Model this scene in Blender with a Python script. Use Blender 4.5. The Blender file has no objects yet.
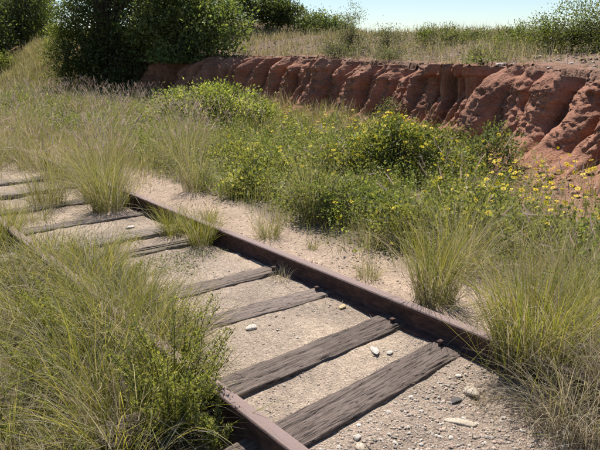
import bpy, math, random
import numpy as np

# ------------------------------------------------------------------ camera, sky, sun
S = bpy.context.scene
COL = S.collection
rad = math.radians
cam_d = bpy.data.cameras.new('camera')
cam_d.sensor_width = 36.0
cam_d.lens = 36.0 * 606 / 600
cam_d.clip_start = 0.05
cam_d.clip_end = 3000
cam = bpy.data.objects.new('camera', cam_d)
COL.objects.link(cam)
CZ = 1.67
cam.location = (0, 0, CZ)
cam.rotation_euler = (rad(90) - math.atan(173 / 606), 0, rad(-39.5))
S.camera = cam

SUN_AZ, SUN_EL = 33.0, 58.0          # azimuth from +Y towards +X
W = bpy.data.worlds.new('World')
S.world = W
W.use_nodes = True
nt = W.node_tree
sky = nt.nodes.new('ShaderNodeTexSky')
sky.sky_type = 'NISHITA'
sky.sun_disc = False
sky.sun_elevation = rad(SUN_EL)
sky.sun_rotation = rad(SUN_AZ)
sky.altitude = 50
sky.air_density = 1.0
sky.dust_density = 0.1
sky.ozone_density = 3.0
nt.links.new(sky.outputs[0], nt.nodes['Background'].inputs[0])
nt.nodes['Background'].inputs[1].default_value = 0.08
sd = bpy.data.lights.new('sun', 'SUN')
sd.energy = 5.0
sd.angle = rad(0.5)
sd.color = (1.0, 0.955, 0.90)
sun = bpy.data.objects.new('sun', sd)
COL.objects.link(sun)
sun.rotation_euler = (rad(90 - SUN_EL), 0, rad(180 - SUN_AZ))
sun.location = (0, 0, 30)
S.view_settings.view_transform = 'Standard'
S.view_settings.look = 'None'
S.view_settings.gamma = 1.0
S.view_settings.exposure = 0.58
S.view_settings.use_curve_mapping = False
S.cycles.use_denoising = True
S.cycles.denoising_prefilter = 'NONE'
S.cycles.max_bounces = 3
S.cycles.transparent_max_bounces = 4

# ------------------------------------------------------------------ helpers
def RNG(s):
    return np.random.default_rng(s)

def _h(ix, iy, s):
    n = (ix.astype(np.int64) * 374761393 + iy.astype(np.int64) * 668265263 + s * 974634721) & 0xffffffff
    n = ((n ^ (n >> 13)) * 1274126177) & 0xffffffff
    n = n ^ (n >> 16)
    return (n & 0xffff) / 65535.0

def vnoise(x, y, s=0):
    x = np.asarray(x, float); y = np.asarray(y, float)
    ix = np.floor(x); iy = np.floor(y)
    fx = x - ix; fy = y - iy
    fx = fx * fx * (3 - 2 * fx); fy = fy * fy * (3 - 2 * fy)
    a = _h(ix, iy, s); b = _h(ix + 1, iy, s); c = _h(ix, iy + 1, s); d = _h(ix + 1, iy + 1, s)
    return (a + (b - a) * fx) * (1 - fy) + (c + (d - c) * fx) * fy

def fbm(x, y, s=0, o=4):
    r = 0; a = 0.5; t = 0
    for i in range(o):
        r = r + a * vnoise(x * 2 ** i, y * 2 ** i, s + i * 17); t += a; a *= 0.5
    return r / t * 2 - 1

def sstep(a, b, x):
    t = np.clip((np.asarray(x, float) - a) / (b - a), 0, 1)
    return t * t * (3 - 2 * t)

def raw_mesh(name, V, F, C=None, smooth=False):
    """V (n,3), F (m,k) index array of equal-sided faces"""
    V = np.asarray(V, np.float32); F = np.asarray(F, np.int32)
    me = bpy.data.meshes.new(name)
    me.vertices.add(len(V)); me.vertices.foreach_set('co', V.ravel())
    m, k = F.shape
    me.loops.add(m * k); me.loops.foreach_set('vertex_index', F.ravel())
    me.polygons.add(m)
    me.polygons.foreach_set('loop_start', np.arange(0, m * k, k, dtype=np.int32))
    me.polygons.foreach_set('loop_total', np.full(m, k, np.int32))
    if smooth:
        me.polygons.foreach_set('use_smooth', np.ones(m, bool))
    if C is not None:
        at = me.color_attributes.new('Col', 'FLOAT_COLOR', 'POINT')
        cc = np.ones((len(V), 4), np.float32); cc[:, :3] = C
        at.data.foreach_set('color', cc.ravel())
    me.update(calc_edges=True)
    return me

def obj(name, me, mat=None, parent=None, loc=None):
    o = bpy.data.objects.new(name, me)
    COL.objects.link(o)
    if mat is not None and me is not None and not me.materials:
        me.materials.append(mat)
    if parent is not None:
        o.parent = parent
    if loc is not None:
        o.location = loc
    return o

def tag(o, label=None, cat=None, group=None, kind=None):
    if label: o['label'] = label
    if cat: o['category'] = cat
    if group: o['group'] = group
    if kind: o['kind'] = kind
    return o

def thing(name, loc, label, cat, group=None):
    return tag(obj(name, None, loc=loc), label, cat, group)

class Bag:
    """collects quads into one mesh"""
    def __init__(s): s.V = []; s.F = []; s.C = []; s.n = 0
    def add(s, V, F, C):
        s.V.append(V); s.F.append(F + s.n); s.C.append(C); s.n += len(V)
    def mesh(s, name, smooth=False):
        return raw_mesh(name, np.concatenate(s.V), np.concatenate(s.F), np.concatenate(s.C), smooth)

# ------------------------------------------------------------------ materials
def new_mat(name):
    m = bpy.data.materials.new(name); m.use_nodes = True
    n = m.node_tree.nodes; l = m.node_tree.links
    return m, n, l, n['Principled BSDF']

def N(n, t, **k):
    x = n.new(t)
    for a, b in k.items(): setattr(x, a, b)
    return x

def foliage_mat(name, trans=0.35, rough=0.55, spec=0.35, tint=(1.15, 1.1, 0.6)):
    m, n, l, b = new_mat(name)
    a = N(n, 'ShaderNodeAttribute', attribute_name='Col')
    l.new(a.outputs['Color'], b.inputs['Base Color'])
    b.inputs['Roughness'].default_value = rough
    b.inputs['Specular IOR Level'].default_value = spec
    t = N(n, 'ShaderNodeBsdfTranslucent')
    mu = N(n, 'ShaderNodeMix', data_type='RGBA', blend_type='MULTIPLY')
    mu.inputs[0].default_value = 1.0
    l.new(a.outputs['Color'], mu.inputs[6]); mu.inputs[7].default_value = (*tint, 1)
    l.new(mu.outputs[2], t.inputs['Color'])
    mx = N(n, 'ShaderNodeMixShader'); mx.inputs[0].default_value = trans
    l.new(b.outputs[0], mx.inputs[1]); l.new(t.outputs[0], mx.inputs[2])
    l.new(mx.outputs[0], n['Material Output'].inputs[0])
    return m

def earth_mat(name, scale1=30, scale2=160, bump=0.6, dist=0.01, contrast=(0.6, 1.35), rough=0.95, grain=1.0):
    m, n, l, b = new_mat(name)
    a = N(n, 'ShaderNodeAttribute', attribute_name='Col')
    g = N(n, 'ShaderNodeNewGeometry')
    n1 = N(n, 'ShaderNodeTexNoise'); n1.inputs['Scale'].default_value = scale1; n1.inputs['Detail'].default_value = 8; n1.inputs['Roughness'].default_value = .65
    n2 = N(n, 'ShaderNodeTexNoise'); n2.inputs['Scale'].default_value = scale2; n2.inputs['Detail'].default_value = 3
    vo = N(n, 'ShaderNodeTexVoronoi'); vo.inputs['Scale'].default_value = scale2 * 0.7
    for x in (n1, n2, vo): l.new(g.outputs['Position'], x.inputs['Vector'])
    mr = N(n, 'ShaderNodeMapRange'); mr.inputs[1].default_value = 0.3; mr.inputs[2].default_value = 0.7
    mr.inputs[3].default_value = contrast[0]; mr.inputs[4].default_value = contrast[1]
    ad = N(n, 'ShaderNodeMath', operation='MULTIPLY_ADD'); ad.inputs[1].default_value = 0.5
    l.new(n2.outputs[0], ad.inputs[0])
    hf = N(n, 'ShaderNodeMath', operation='MULTIPLY'); hf.inputs[1].default_value = 0.5
    l.new(n1.outputs[0], hf.inputs[0]); l.new(hf.outputs[0], ad.inputs[2])
    l.new(ad.outputs[0], mr.inputs[0])
    mu = N(n, 'ShaderNodeVectorMath', operation='SCALE')
    l.new(a.outputs['Color'], mu.inputs[0]); l.new(mr.outputs[0], mu.inputs['Scale'])
    # single grains of differing tone
    vr = N(n, 'ShaderNodeMapRange'); vr.inputs[3].default_value = 1 - .28 * grain; vr.inputs[4].default_value = 1 + .28 * grain
    sp = N(n, 'ShaderNodeSeparateColor'); l.new(vo.outputs['Color'], sp.inputs[0]); l.new(sp.outputs[0], vr.inputs[0])
    m2 = N(n, 'ShaderNodeVectorMath', operation='SCALE')
    l.new(mu.outputs[0], m2.inputs[0]); l.new(vr.outputs[0], m2.inputs['Scale'])
    l.new(m2.outputs[0], b.inputs['Base Color'])
    b.inputs['Roughness'].default_value = rough
    b.inputs['Specular IOR Level'].default_value = 0.15
    bp = N(n, 'ShaderNodeBump'); bp.inputs['Strength'].default_value = bump; bp.inputs['Distance'].default_value = dist
    s2 = N(n, 'ShaderNodeMath', operation='MULTIPLY_ADD'); s2.inputs[1].default_value = grain
    l.new(ad.outputs[0], s2.inputs[2]); l.new(vo.outputs['Distance'], s2.inputs[0])
    l.new(s2.outputs[0], bp.inputs['Height']); l.new(bp.outputs[0], b.inputs['Normal'])
    return m

def wood_mat():
    m, n, l, b = new_mat('weathered_wood')
    tc = N(n, 'ShaderNodeTexCoord')
    oi = N(n, 'ShaderNodeObjectInfo')
    mp = N(n, 'ShaderNodeMapping'); mp.inputs['Scale'].default_value = (3.0, 48, 48)
    ofs = N(n, 'ShaderNodeVectorMath', operation='ADD')
    sc = N(n, 'ShaderNodeMath', operation='MULTIPLY'); sc.inputs[1].default_value = 37.0
    l.new(oi.outputs['Random'], sc.inputs[0])
    l.new(tc.outputs['Object'], ofs.inputs[0]); l.new(sc.outputs[0], ofs.inputs[1])
    l.new(ofs.outputs[0], mp.inputs[0])
    g1 = N(n, 'ShaderNodeTexNoise'); g1.inputs['Scale'].default_value = 1.0; g1.inputs['Detail'].default_value = 8; g1.inputs['Roughness'].default_value = 0.7
    l.new(mp.outputs[0], g1.inputs['Vector'])
    mp2 = N(n, 'ShaderNodeMapping'); mp2.inputs['Scale'].default_value = (30, 260, 260)
    l.new(ofs.outputs[0], mp2.inputs[0])
    g2 = N(n, 'ShaderNodeTexNoise'); g2.inputs['Scale'].default_value = 1.0; g2.inputs['Detail'].default_value = 4
    l.new(mp2.outputs[0], g2.inputs['Vector'])
    g3 = N(n, 'ShaderNodeTexNoise'); g3.inputs['Scale'].default_value = 5.0; g3.inputs['Detail'].default_value = 4
    l.new(ofs.outputs[0], g3.inputs['Vector'])
    g1.inputs['Detail'].default_value = 1.5
    sb = N(n, 'ShaderNodeMath', operation='SUBTRACT'); sb.inputs[1].default_value = 0.5; l.new(g1.outputs[0], sb.inputs[0])
    ab = N(n, 'ShaderNodeMath', operation='ABSOLUTE'); l.new(sb.outputs[0], ab.inputs[0])
    ck = N(n, 'ShaderNodeMapRange'); ck.inputs[1].default_value = 0.004; ck.inputs[2].default_value = 0.03; l.new(ab.outputs[0], ck.inputs[0])
    cr0 = N(n, 'ShaderNodeValToRGB'); e = cr0.color_ramp.elements
    e[0].position = 0.3; e[0].color = (0.078, 0.061, 0.048, 1)
    e[1].position = 0.7; e[1].color = (0.185, 0.152, 0.122, 1)
    l.new(g2.outputs[0], cr0.inputs[0])
    cr = N(n, 'ShaderNodeMix', data_type='RGBA'); l.new(ck.outputs[0], cr.inputs[0])
    cr.inputs[6].default_value = (0.018, 0.013, 0.011, 1); l.new(cr0.outputs[0], cr.inputs[7])
    av = N(n, 'ShaderNodeMath', operation='MULTIPLY_ADD'); av.inputs[1].default_value = 0.5
    l.new(g2.outputs[0], av.inputs[0]); l.new(ck.outputs[0], av.inputs[2])
    a = N(n, 'ShaderNodeAttribute', attribute_name='Col')
    mu = N(n, 'ShaderNodeMix', data_type='RGBA', blend_type='MULTIPLY'); mu.inputs[0].default_value = 1
    l.new(cr.outputs[2], mu.inputs[6]); l.new(a.outputs['Color'], mu.inputs[7])
    # dust lying on the wood
    du = N(n, 'ShaderNodeMapRange'); du.inputs[1].default_value = 0.5; du.inputs[2].default_value = 0.78; du.inputs[4].default_value = 0.45
    l.new(g3.outputs[0], du.inputs[0])
    mx = N(n, 'ShaderNodeMix', data_type='RGBA'); l.new(du.outputs[0], mx.inputs[0])
    l.new(mu.outputs[2], mx.inputs[6]); mx.inputs[7].default_value = (0.22, 0.17, 0.14, 1)
    l.new(mx.outputs[2], b.inputs['Base Color'])
    b.inputs['Roughness'].default_value = 0.85; b.inputs['Specular IOR Level'].default_value = 0.2
    bp = N(n, 'ShaderNodeBump'); bp.inputs['Strength'].default_value = 0.7; bp.inputs['Distance'].default_value = 0.003
    l.new(av.outputs[0], bp.inputs['Height']); l.new(bp.outputs[0], b.inputs['Normal'])
    return m

def rust_mat():
    m, n, l, b = new_mat('rusty_steel')
    g = N(n, 'ShaderNodeNewGeometry')
    mp = N(n, 'ShaderNodeMapping'); mp.inputs['Scale'].default_value = (40, 14, 40)
    l.new(g.outputs['Position'], mp.inputs[0])
    a = N(n, 'ShaderNodeTexNoise'); a.inputs['Scale'].default_value = 1; a.inputs['Detail'].default_value = 8; a.inputs['Roughness'].default_value = 0.7
    l.new(mp.outputs[0], a.inputs['Vector'])
    c = N(n, 'ShaderNodeTexNoise'); c.inputs['Scale'].default_value = 260; c.inputs['Detail'].default_value = 2
    l.new(g.outputs['Position'], c.inputs['Vector'])
    cr = N(n, 'ShaderNodeValToRGB'); e = cr.color_ramp.elements
    e[0].position = 0.33; e[0].color = (0.035, 0.018, 0.015, 1)
    e[1].position = 0.7; e[1].color = (0.17, 0.085, 0.052, 1)
    x = e.new(0.5); x.color = (0.075, 0.04, 0.034, 1)
    l.new(a.outputs[0], cr.inputs[0])
    tc = N(n, 'ShaderNodeTexCoord'); sx = N(n, 'ShaderNodeSeparateXYZ'); l.new(tc.outputs['Object'], sx.inputs[0])
    hd = N(n, 'ShaderNodeMapRange'); hd.inputs[1].default_value = .146; hd.inputs[2].default_value = .152; hd.inputs[4].default_value = .75
    l.new(sx.outputs[2], hd.inputs[0])
    hm = N(n, 'ShaderNodeMix', data_type='RGBA'); l.new(hd.outputs[0], hm.inputs[0]); l.new(cr.outputs[0], hm.inputs[6]); hm.inputs[7].default_value = (.31, .22, .19, 1)
    l.new(hm.outputs[2], b.inputs['Base Color'])
    b.inputs['Roughness'].default_value = 0.72; b.inputs['Specular IOR Level'].default_value = 0.35
    b.inputs['Metallic'].default_value = 0.0
    ad = N(n, 'ShaderNodeMath', operation='ADD'); l.new(a.outputs[0], ad.inputs[0]); l.new(c.outputs[0], ad.inputs[1])
    bp = N(n, 'ShaderNodeBump'); bp.inputs['Strength'].default_value = 0.9; bp.inputs['Distance'].default_value = 0.004
    l.new(ad.outputs[0], bp.inputs['Height']); l.new(bp.outputs[0], b.inputs['Normal'])
    return m

def bark_mat():
    m, n, l, b = new_mat('bark')
    g = N(n, 'ShaderNodeNewGeometry')
    a = N(n, 'ShaderNodeTexNoise'); a.inputs['Scale'].default_value = 14; a.inputs['Detail'].default_value = 6
    l.new(g.outputs['Position'], a.inputs['Vector'])
    cr = N(n, 'ShaderNodeValToRGB'); e = cr.color_ramp.elements
    e[0].position = 0.35; e[0].color = (0.035, 0.025, 0.018, 1); e[1].position = 0.7; e[1].color = (0.16, 0.12, 0.09, 1)
    l.new(a.outputs[0], cr.inputs[0]); l.new(cr.outputs[0], b.inputs['Base Color'])
    b.inputs['Roughness'].default_value = 0.9
    bp = N(n, 'ShaderNodeBump'); bp.inputs['Distance'].default_value = 0.02; l.new(a.outputs[0], bp.inputs['Height'])
    l.new(bp.outputs[0], b.inputs['Normal'])
    return m

M_GRASS = foliage_mat('grass_blade', 0.48, 0.5, 0.3, (1.15, 1.1, 0.6))
M_DRY = foliage_mat('dry_grass', 0.42, 0.55, 0.3, (1.08, 1.0, 0.8))
M_LEAF = foliage_mat('leaf', 0.42, 0.62, 0.22, (1.2, 1.2, 0.5))
M_TREE = foliage_mat('tree_leaf', 0.52, 0.55, 0.3, (1.25, 1.2, 0.5))
M_PETAL = foliage_mat('petal', 0.30, 0.6, 0.2, (1, 1, 1))
M_EARTH = earth_mat('earth', 26, 190, 0.9, 0.010, (0.5, 1.4), grain=.8)
M_CLIFF = earth_mat('red_earth', 5, 30, 1.0, 0.05, (0.55, 1.35), grain=.04)
M_PEB = earth_mat('pebble', 40, 260, 0.3, 0.003, (0.75, 1.2), 0.8)
M_WOOD = wood_mat()
M_RUST = rust_mat()
M_BARK = bark_mat()

# ------------------------------------------------------------------ terrain
# foot of the eroded bank, x as a function of y (track runs along y, metres)
FY = np.array([-30, -6, 0, 3.0, 5.5, 8.0, 10.5, 13.5, 17.5, 21, 26, 40, 80, 900.])
FX = np.array([9.0, 7.9, 7.9, 8.0, 8.75, 9.5, 10.0, 10.4, 9.6, 9.2, 9.6, 11, 14, 14.])

def foot_x(y):
    return np.interp(y, FY, FX) + 0.25 * fbm(np.asarray(y) * 0.35, 3.3, 5, 2)

def lip_z(y):
    return 1.36 + 0.16 * fbm(np.asarray(y) * 0.45, 1.2, 9, 3) + 0.12 * sstep(8, 14, y)

def gz(x, y, fine=True):
    x = np.asarray(x, float); y = np.asarray(y, float)
    z = 0.0 * x
    z = z - 0.11 * sstep(1.28, 1.1, x) - 0.12 * sstep(1.1, 0.2, x)
    z = z + 0.058 * sstep(2.77, 2.86, x) + 0.01 * sstep(3.5, 4.0, x)
    z = z - 0.05 * sstep(4.2, 5.5, x)
    fx = foot_x(y)
    d = x - fx
    z = z + 0.22 * sstep(-2.2, 0.1, d)
    soft = sstep(21.0, 24.5, y)
    # hard bank: the cliff sheet covers the jump
    hard = sstep(1.0, 1.3, d) * (lip_z(y) - 0.2)
    slope = sstep(-5.0, 1.0, d) * 2.0
    z = z + hard * (1 - soft) + slope * soft
    rise = 0.72 * sstep(0.8, 8, d) * (1 - 0.45 * sstep(9, 2.0, y)) - 0.8 * sstep(8.5, 30, d)
    z = z + rise
    z = z - 3.0 * sstep(60, 300, d) + 0.03 * fbm(x * 0.8, y * 0.8, 2, 3)
    z = z + 0.12 * fbm(x * 0.3, y * 0.3, 21, 2) * sstep(0.8, 3, d)
    if fine:
        k = sstep(0.3, 1.2, x) * sstep(4.2, 3.4, x)
        z = z + 0.012 * fbm(x * 5, y * 5, 31, 4) * (1 + 0.6 * k) + 0.03 * fbm(x * 3, y * 3, 41, 4) * (1 - k)
    return z

def ground_color(x, y):
    x = np.asarray(x, float); y = np.asarray(y, float)
    c = np.zeros(x.shape + (3,))
    def mix(c, col, w):
        return c * (1 - w[..., None]) + np.array(col) * w[..., None]
    c[...] = (0.21, 0.165, 0.115)
    n = fbm(x * 1.3, y * 1.3, 51, 4)
    n2 = fbm(x * 4, y * 4, 61, 4)
    ball = sstep(0.9, 1.3, x) * sstep(2.95, 2.8, x)
    c = mix(c, (0.365, 0.285, 0.215), ball)
    c = mix(c, (0.45, 0.35, 0.255), ball * sstep(0.0, 0.5, n + 0.3 * n2 + 0.12) * sstep(1.6, 2.3, y))
    c = mix(c, (0.325, 0.25, 0.19), ball * sstep(1.9, 1.5, y))
    path = sstep(2.8, 2.9, x) * sstep(3.75, 3.4, x + 0.25 * n)
    c = mix(c, (0.45, 0.335, 0.245), path)
    d = x - foot_x(y)
    c = mix(c, (0.30, 0.185, 0.12), sstep(-3.2, -1.2, d + n * 0.9))
    c = mix(c, (0.33, 0.18, 0.12), sstep(-1.9, -0.8, d + n * 0.7))
    c = mix(c, (0.24, 0.165, 0.12), sstep(0.8, 1.8, d + n * 0.5))
    c = mix(c, (0.30, 0.195, 0.14), sstep(0.7, 1.2, d) * sstep(5, 3.5, d) * sstep(8, 5, y))
    c = c * (1 + 0.22 * n2[..., None])
    return np.clip(c, 0.01, 0.8)

def grid_faces(nu, nv):
    i = np.arange(nu - 1)[:, None]; j = np.arange(nv - 1)[None, :]
    a = i * nv + j
    return np.stack([a, a + nv, a + nv + 1, a + 1], -1).reshape(-1, 4)

xs = np.concatenate([-np.geomspace(900, 3, 22), np.arange(-2.8, -0.2, 0.2), np.arange(-0.2, 4.2, 0.05), np.arange(4.2, 20, 0.14), np.arange(20, 45, 0.6), np.geomspace(45, 900, 22)])
ys = np.concatenate([-np.geomspace(900, 3, 22), np.arange(-2.8, 0.6, 0.15), np.arange(0.6, 7, 0.05), np.arange(7, 28, 0.14), np.arange(28, 60, 0.6), np.geomspace(60, 900, 22)])
X, Y = np.meshgrid(xs, ys, indexing='ij')
Z = gz(X, Y)
V = np.stack([X, Y, Z], -1).reshape(-1, 3)
g = obj('ground', raw_mesh('ground', V, grid_faces(len(xs), len(ys)), ground_color(X, Y).reshape(-1, 3), True), M_EARTH)
tag(g, 'sandy track bed and meadow soil rising to the hill', kind='structure')

# eroded red bank: a sheet with buttresses, gullies, an undercut lip and a talus foot
sy = np.arange(-1, 26.5, 0.031)
tt = np.concatenate([np.linspace(-0.28, 0, 8)[:-1], np.linspace(0, 1, 62), np.linspace(1, 1.9, 22)[1:]])
SS, TT = np.meshgrid(sy, tt, indexing='ij')
t01 = np.clip(TT, 0, 1)
rb = RNG(4242)
# back wall, then ribs of earth standing out from it, each with its own reach, width and height
wall = 0.72 + 0.10 * t01 + 0.16 * fbm(SS * 0.7, t01 * 0.4, 71, 3)
fin = np.zeros(SS.shape)
wobble = 0.06 * fbm(SS * 3.0, TT * 3.5, 73, 3)
sc_ = -3.0
while sc_ < 26.5:
    wf = rb.choice([rb.uniform(.07, .13), rb.uniform(.12, .22), rb.uniform(.2, .34)]); rf = rb.uniform(.08, .42) * (.7 + .7 * min(1, wf / .32)); tf = rb.choice([rb.uniform(.7, 1.0), rb.uniform(1.1, 1.8), rb.uniform(1.1, 1.8)])
    sc_ += wf * rb.uniform(.85, 1.1)
    bend = 0.12 * fbm(t01[0] * 2.2, 0 * t01[0] + sc_, 72, 3) + rb.uniform(-.18, .05) * t01[0]
    ww = wf * (1.15 - .35 * np.clip(t01[0] / tf, 0, 1) + .12 * fbm(t01[0] * 4, 0 * t01[0] + sc_ * 3, 76, 2))
    cross = np.clip(1 - (np.abs(SS + wobble - sc_ - bend[None]) / ww[None]) ** rb.uniform(1.8, 3.4), 0, 1) ** rb.uniform(.35, .65)
    hgt = rf * np.clip(1 - (t01[0] / tf) ** rb.uniform(1.0, 3.0), 0, 1) ** .8 + rb.uniform(.16, .50)
    fin = np.maximum(fin, cross * hgt[None])
    sc_ += wf * rb.uniform(.75, 1.15)
but = np.clip(fin * 1.4, 0, 1)
xoff = wall - fin - 0.30 * (1 - t01) ** 3.5
over = np.clip(1.2 * fbm(SS * 0.5, 0 * SS, 81, 3) - 0.55 + 1.25 * sstep(6.2, 6.7, SS) * sstep(8.6, 8.0, SS), 0, 1)
lipn = 0.22 * fbm(SS * 1.3, 0 * SS + 4, 82, 4) + .10 * fbm(SS * 5, TT * 5, 95, 3)
xoff = xoff + (0.42 * (1 - over) + lipn) * sstep(0.70, 1.02, t01) ** 1.3            # rounded, crumbling shoulder
xoff = xoff - over * 0.16 * sstep(0.74, 0.84, t01)                            # undercut slab
xoff = xoff + over * 0.22 * sstep(0.30, 0.60, t01) * sstep(0.84, 0.74, t01)
cr1 = fbm(SS * 2.6, TT * 3.0, 83, 5); cr2 = fbm(SS * 9, TT * 8, 84, 4); cr3 = fbm(SS * 6.5, TT * 1.4, 96, 3)
xoff = xoff + 0.07 * cr1 + 0.13 * np.abs(cr2) + 0.12 * np.abs(cr3) + .05 * fbm(SS * 22, TT * 20, 98, 3) - .09 * np.clip(fbm(SS * 3.6, TT * 5.2, 94, 4), 0, 1)
xoff = np.where(TT < 0, xoff + (TT * 3.2), xoff)
xoff = np.where(TT > 1, xoff + (TT - 1) * 1.7, xoff)
xoff = xoff + .05 * (np.abs(fbm(SS * 13, TT * 3.5, 99, 3)) - .2) + .022 * (RNG(1).random(SS.shape) - .5)
XB = foot_x(SS) + xoff
foot = 0.27 + 0.10 * but + 0.12 * fbm(SS * 1.2, 0 * SS, 85, 3)
zb = foot + (lip_z(SS) + 0.05 - foot) * t01
zb = zb + (0.04 * fbm(SS * 7, TT * 7, 86, 4) + .10 * fbm(SS * 2.2, 0 * SS, 97, 3) * sstep(.6, 1, t01)) * sstep(0, .2, t01)
zb = np.where(TT < 0, foot + TT * 1.05 + 0.025 * fbm(SS * 6, TT * 8, 87, 3), zb)
top = gz(XB, SS, True) + 0.035 * sstep(1.9, 1.4, TT) - 0.08 * sstep(1.6, 1.9, TT) + 0.02 * fbm(XB * 7, SS * 7, 88, 3)
ZB = np.where(TT > 1, np.maximum(top, 0) * sstep(1, 1.2, TT) + zb * (1 - sstep(1, 1.2, TT)), zb)
sink = sstep(23.0, 26.0, SS)
XB = XB + sink * 0.5; ZB = ZB - sink * 1.8
cl = np.zeros(SS.shape + (3,))
nn = fbm(SS * 2.0, TT * 2.5, 91, 4)
band = fbm(SS * 0.4, TT * 7, 92, 3)
cl[...] = (0.305, 0.148, 0.095)
cl = cl * (1 + 0.25 * nn + 0.20 * band)[..., None] * (.88 + .24 * RNG(2).random(SS.shape))[..., None]
w = (sstep(0.85, 1.05, TT + .12 * nn) * 0.6)[..., None]
cl = cl * (1 - w) + np.array((0.235, 0.15, 0.105)) * w
w = (sstep(0.05, -0.2, TT) * 0.6)[..., None]
cl = cl * (1 - w) + np.array((0.34, 0.17, 0.105)) * w
bank = obj('earth_bank', raw_mesh('earth_bank', np.stack([XB, SS, ZB], -1).reshape(-1, 3), grid_faces(len(sy), len(tt)), cl.reshape(-1, 3), False), M_CLIFF)
tag(bank, 'eroded red earth bank with fluted gullies below the hill', kind='structure')

# ------------------------------------------------------------------ rails
def rail_mesh(x0, y0, y1, seed):
    prof = np.array([(-.068, 0), (-.066, .012), (-.02, .026), (-.009, .04), (-.009, .112), (-.03, .121), (-.036, .128), (-.036, .145), (-.030, .1535), (-.012, .1565),
                     (.012, .1565), (.030, .1535), (.036, .145), (.036, .128), (.03, .121), (.009, .112), (.009, .04), (.02, .026), (.066, .012), (.068, 0)])
    yy = np.arange(y0, y1, 0.12)
    k = len(prof)
    wob = 0.006 * fbm(yy * 0.4, 0 * yy, seed, 2); wz = 0.006 * fbm(yy * 0.3, 0 * yy + 5, seed, 2)
    V = np.zeros((len(yy), k, 3))
    V[:, :, 0] = prof[None, :, 0] + wob[:, None]
    V[:, :, 1] = yy[:, None]
    V[:, :, 2] = prof[None, :, 1] + wz[:, None]
    i = np.arange(len(yy) - 1)[:, None]; j = np.arange(k)[None, :]
    j2 = (j + 1) % k
    F = np.stack([i * k + j, i * k + j2, (i + 1) * k + j2, (i + 1) * k + j], -1).reshape(-1, 4)
    me = bpy.data.meshes.new('rail')
    faces = F.tolist() + [list(range(k))[::-1], [(len(yy) - 1) * k + q for q in range(k)]]
    me.from_pydata(V.reshape(-1, 3).tolist(), [], faces)
    me.update()
    return me

RL, RR = 1.315, 2.765
r1 = obj('steel_rail', rail_mesh(0, -1.0, 34, 3), M_RUST, loc=(RL, 0, -0.004))
tag(r1, 'rusty near rail half hidden by the foreground grass', 'rail', 'rails of the track')
r2 = obj('steel_rail', rail_mesh(0, -1.0, 34, 4), M_RUST, loc=(RR, 0, -0.004))
tag(r2, 'long dark rusty rail beside the sandy path', 'rail', 'rails of the track')

# ------------------------------------------------------------------ sleepers
def sleeper_mesh(L, wd, ht, seed, tone_=1.0):
    r = RNG(seed)
    nu, nv = 130, 34
    u = np.linspace(-L / 2, L / 2, nu)
    # cross-section loop: left side up, over the top, right side down
    v = np.linspace(-wd / 2, wd / 2, nv)
    sect = [(-wd / 2, -ht), (-wd / 2, -ht * .5), (-wd / 2, -.012)] + [(a, 0.0) for a in v * 0.965] + [(wd / 2, -.012), (wd / 2, -ht * .5), (wd / 2, -ht)]
    sect = np.array(sect); k = len(sect)
    U, Q = np.meshgrid(u, np.arange(k), indexing='ij')
    y = sect[Q, 0].copy(); z = sect[Q, 1].copy()
    topw = (z > -0.005)
    # ragged edges, splits along the grain, worn hollows
    for s, m in ((0, y < -wd * .40), (1, y > wd * .40)):
        e = 0.006 * np.clip(fbm(U * 3.0, U * 0 + s * 9, seed * 7 + s, 4), -1, 0.2)
        bite = 0
        for q in range(3):
            c = r.uniform(-L / 2, L / 2); wq = r.uniform(.02, .09)
            bite = bite - r.uniform(.002, .010) * np.exp(-((U - c) / wq) ** 4)
        y = y + np.where(m, (e + bite) * (1 if s else -1), 0)
        z = z + np.where(m & topw, -0.006 + 0.01 * fbm(U * 5, U * 0, seed + 3 + s, 3), 0)
    z = z + np.where(topw, 0.006 * fbm(U * 1.2, y * 9, seed + 11, 3) + 0.0015 * fbm(U * 4, y * 90, seed + 12, 3), 0)
    for q in range(10):
        c = r.uniform(-wd * .42, wd * .38); u0 = r.uniform(-L / 2, L / 2); ln = r.uniform(.12, .5)
        yy = c + 0.01 * np.sin(U * 3 + q)
        z = z - np.where(topw, r.uniform(.002, .009) * np.exp(-((y - yy) / .006) ** 2) * np.exp(-((U - u0) / ln) ** 4), 0)
    uu = U + np.where(np.abs(U) > L / 2 - 1e-6, 0.02 * fbm(y * 25, z * 9, seed + 20, 2), 0)
    V = np.stack([uu, y, z], -1).reshape(-1, 3)
    F = grid_faces(nu, k)
    tone = tone_ * (0.9 + 0.2 * r.random())
    C = np.clip(np.array((tone, tone * r.uniform(.93, 1.0), tone * r.uniform(.88, 1.0)))[None] * (1 + .25 * fbm(U * 2.0, y * 3, seed + 31, 3)).reshape(-1, 1), .2, 2)
    me = raw_mesh('sleeper', V, F, C)
    # end caps
    import bmesh
    bm = bmesh.new(); bm.from_mesh(me)
    bmesh.ops.holes_fill(bm, edges=[e for e in bm.edges if e.is_boundary], sides=0)
    bmesh.ops.recalc_face_normals(bm, faces=bm.faces)
    bm.to_mesh(me); bm.free()
    return me

def spike_mesh():
    V = []; F = []
    def box(x0, x1, y0, y1, z0, z1):
        b = len(V)
        for z in (z0, z1):
            for (a, c) in ((x0, y0), (x1, y0), (x1, y1), (x0, y1)): V.append((a, c, z))
        for f in ((0, 3, 2, 1), (4, 5, 6, 7), (0, 1, 5, 4), (1, 2, 6, 5), (2, 3, 7, 6), (3, 0, 4, 7)): F.append([b + q for q in f])
    box(-.008, .008, -.008, .008, -.05, .012)
    box(-.022, .013, -.014, .014, .0125, .022)
    return raw_mesh('spike', np.array(V), np.array(F))

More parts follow.
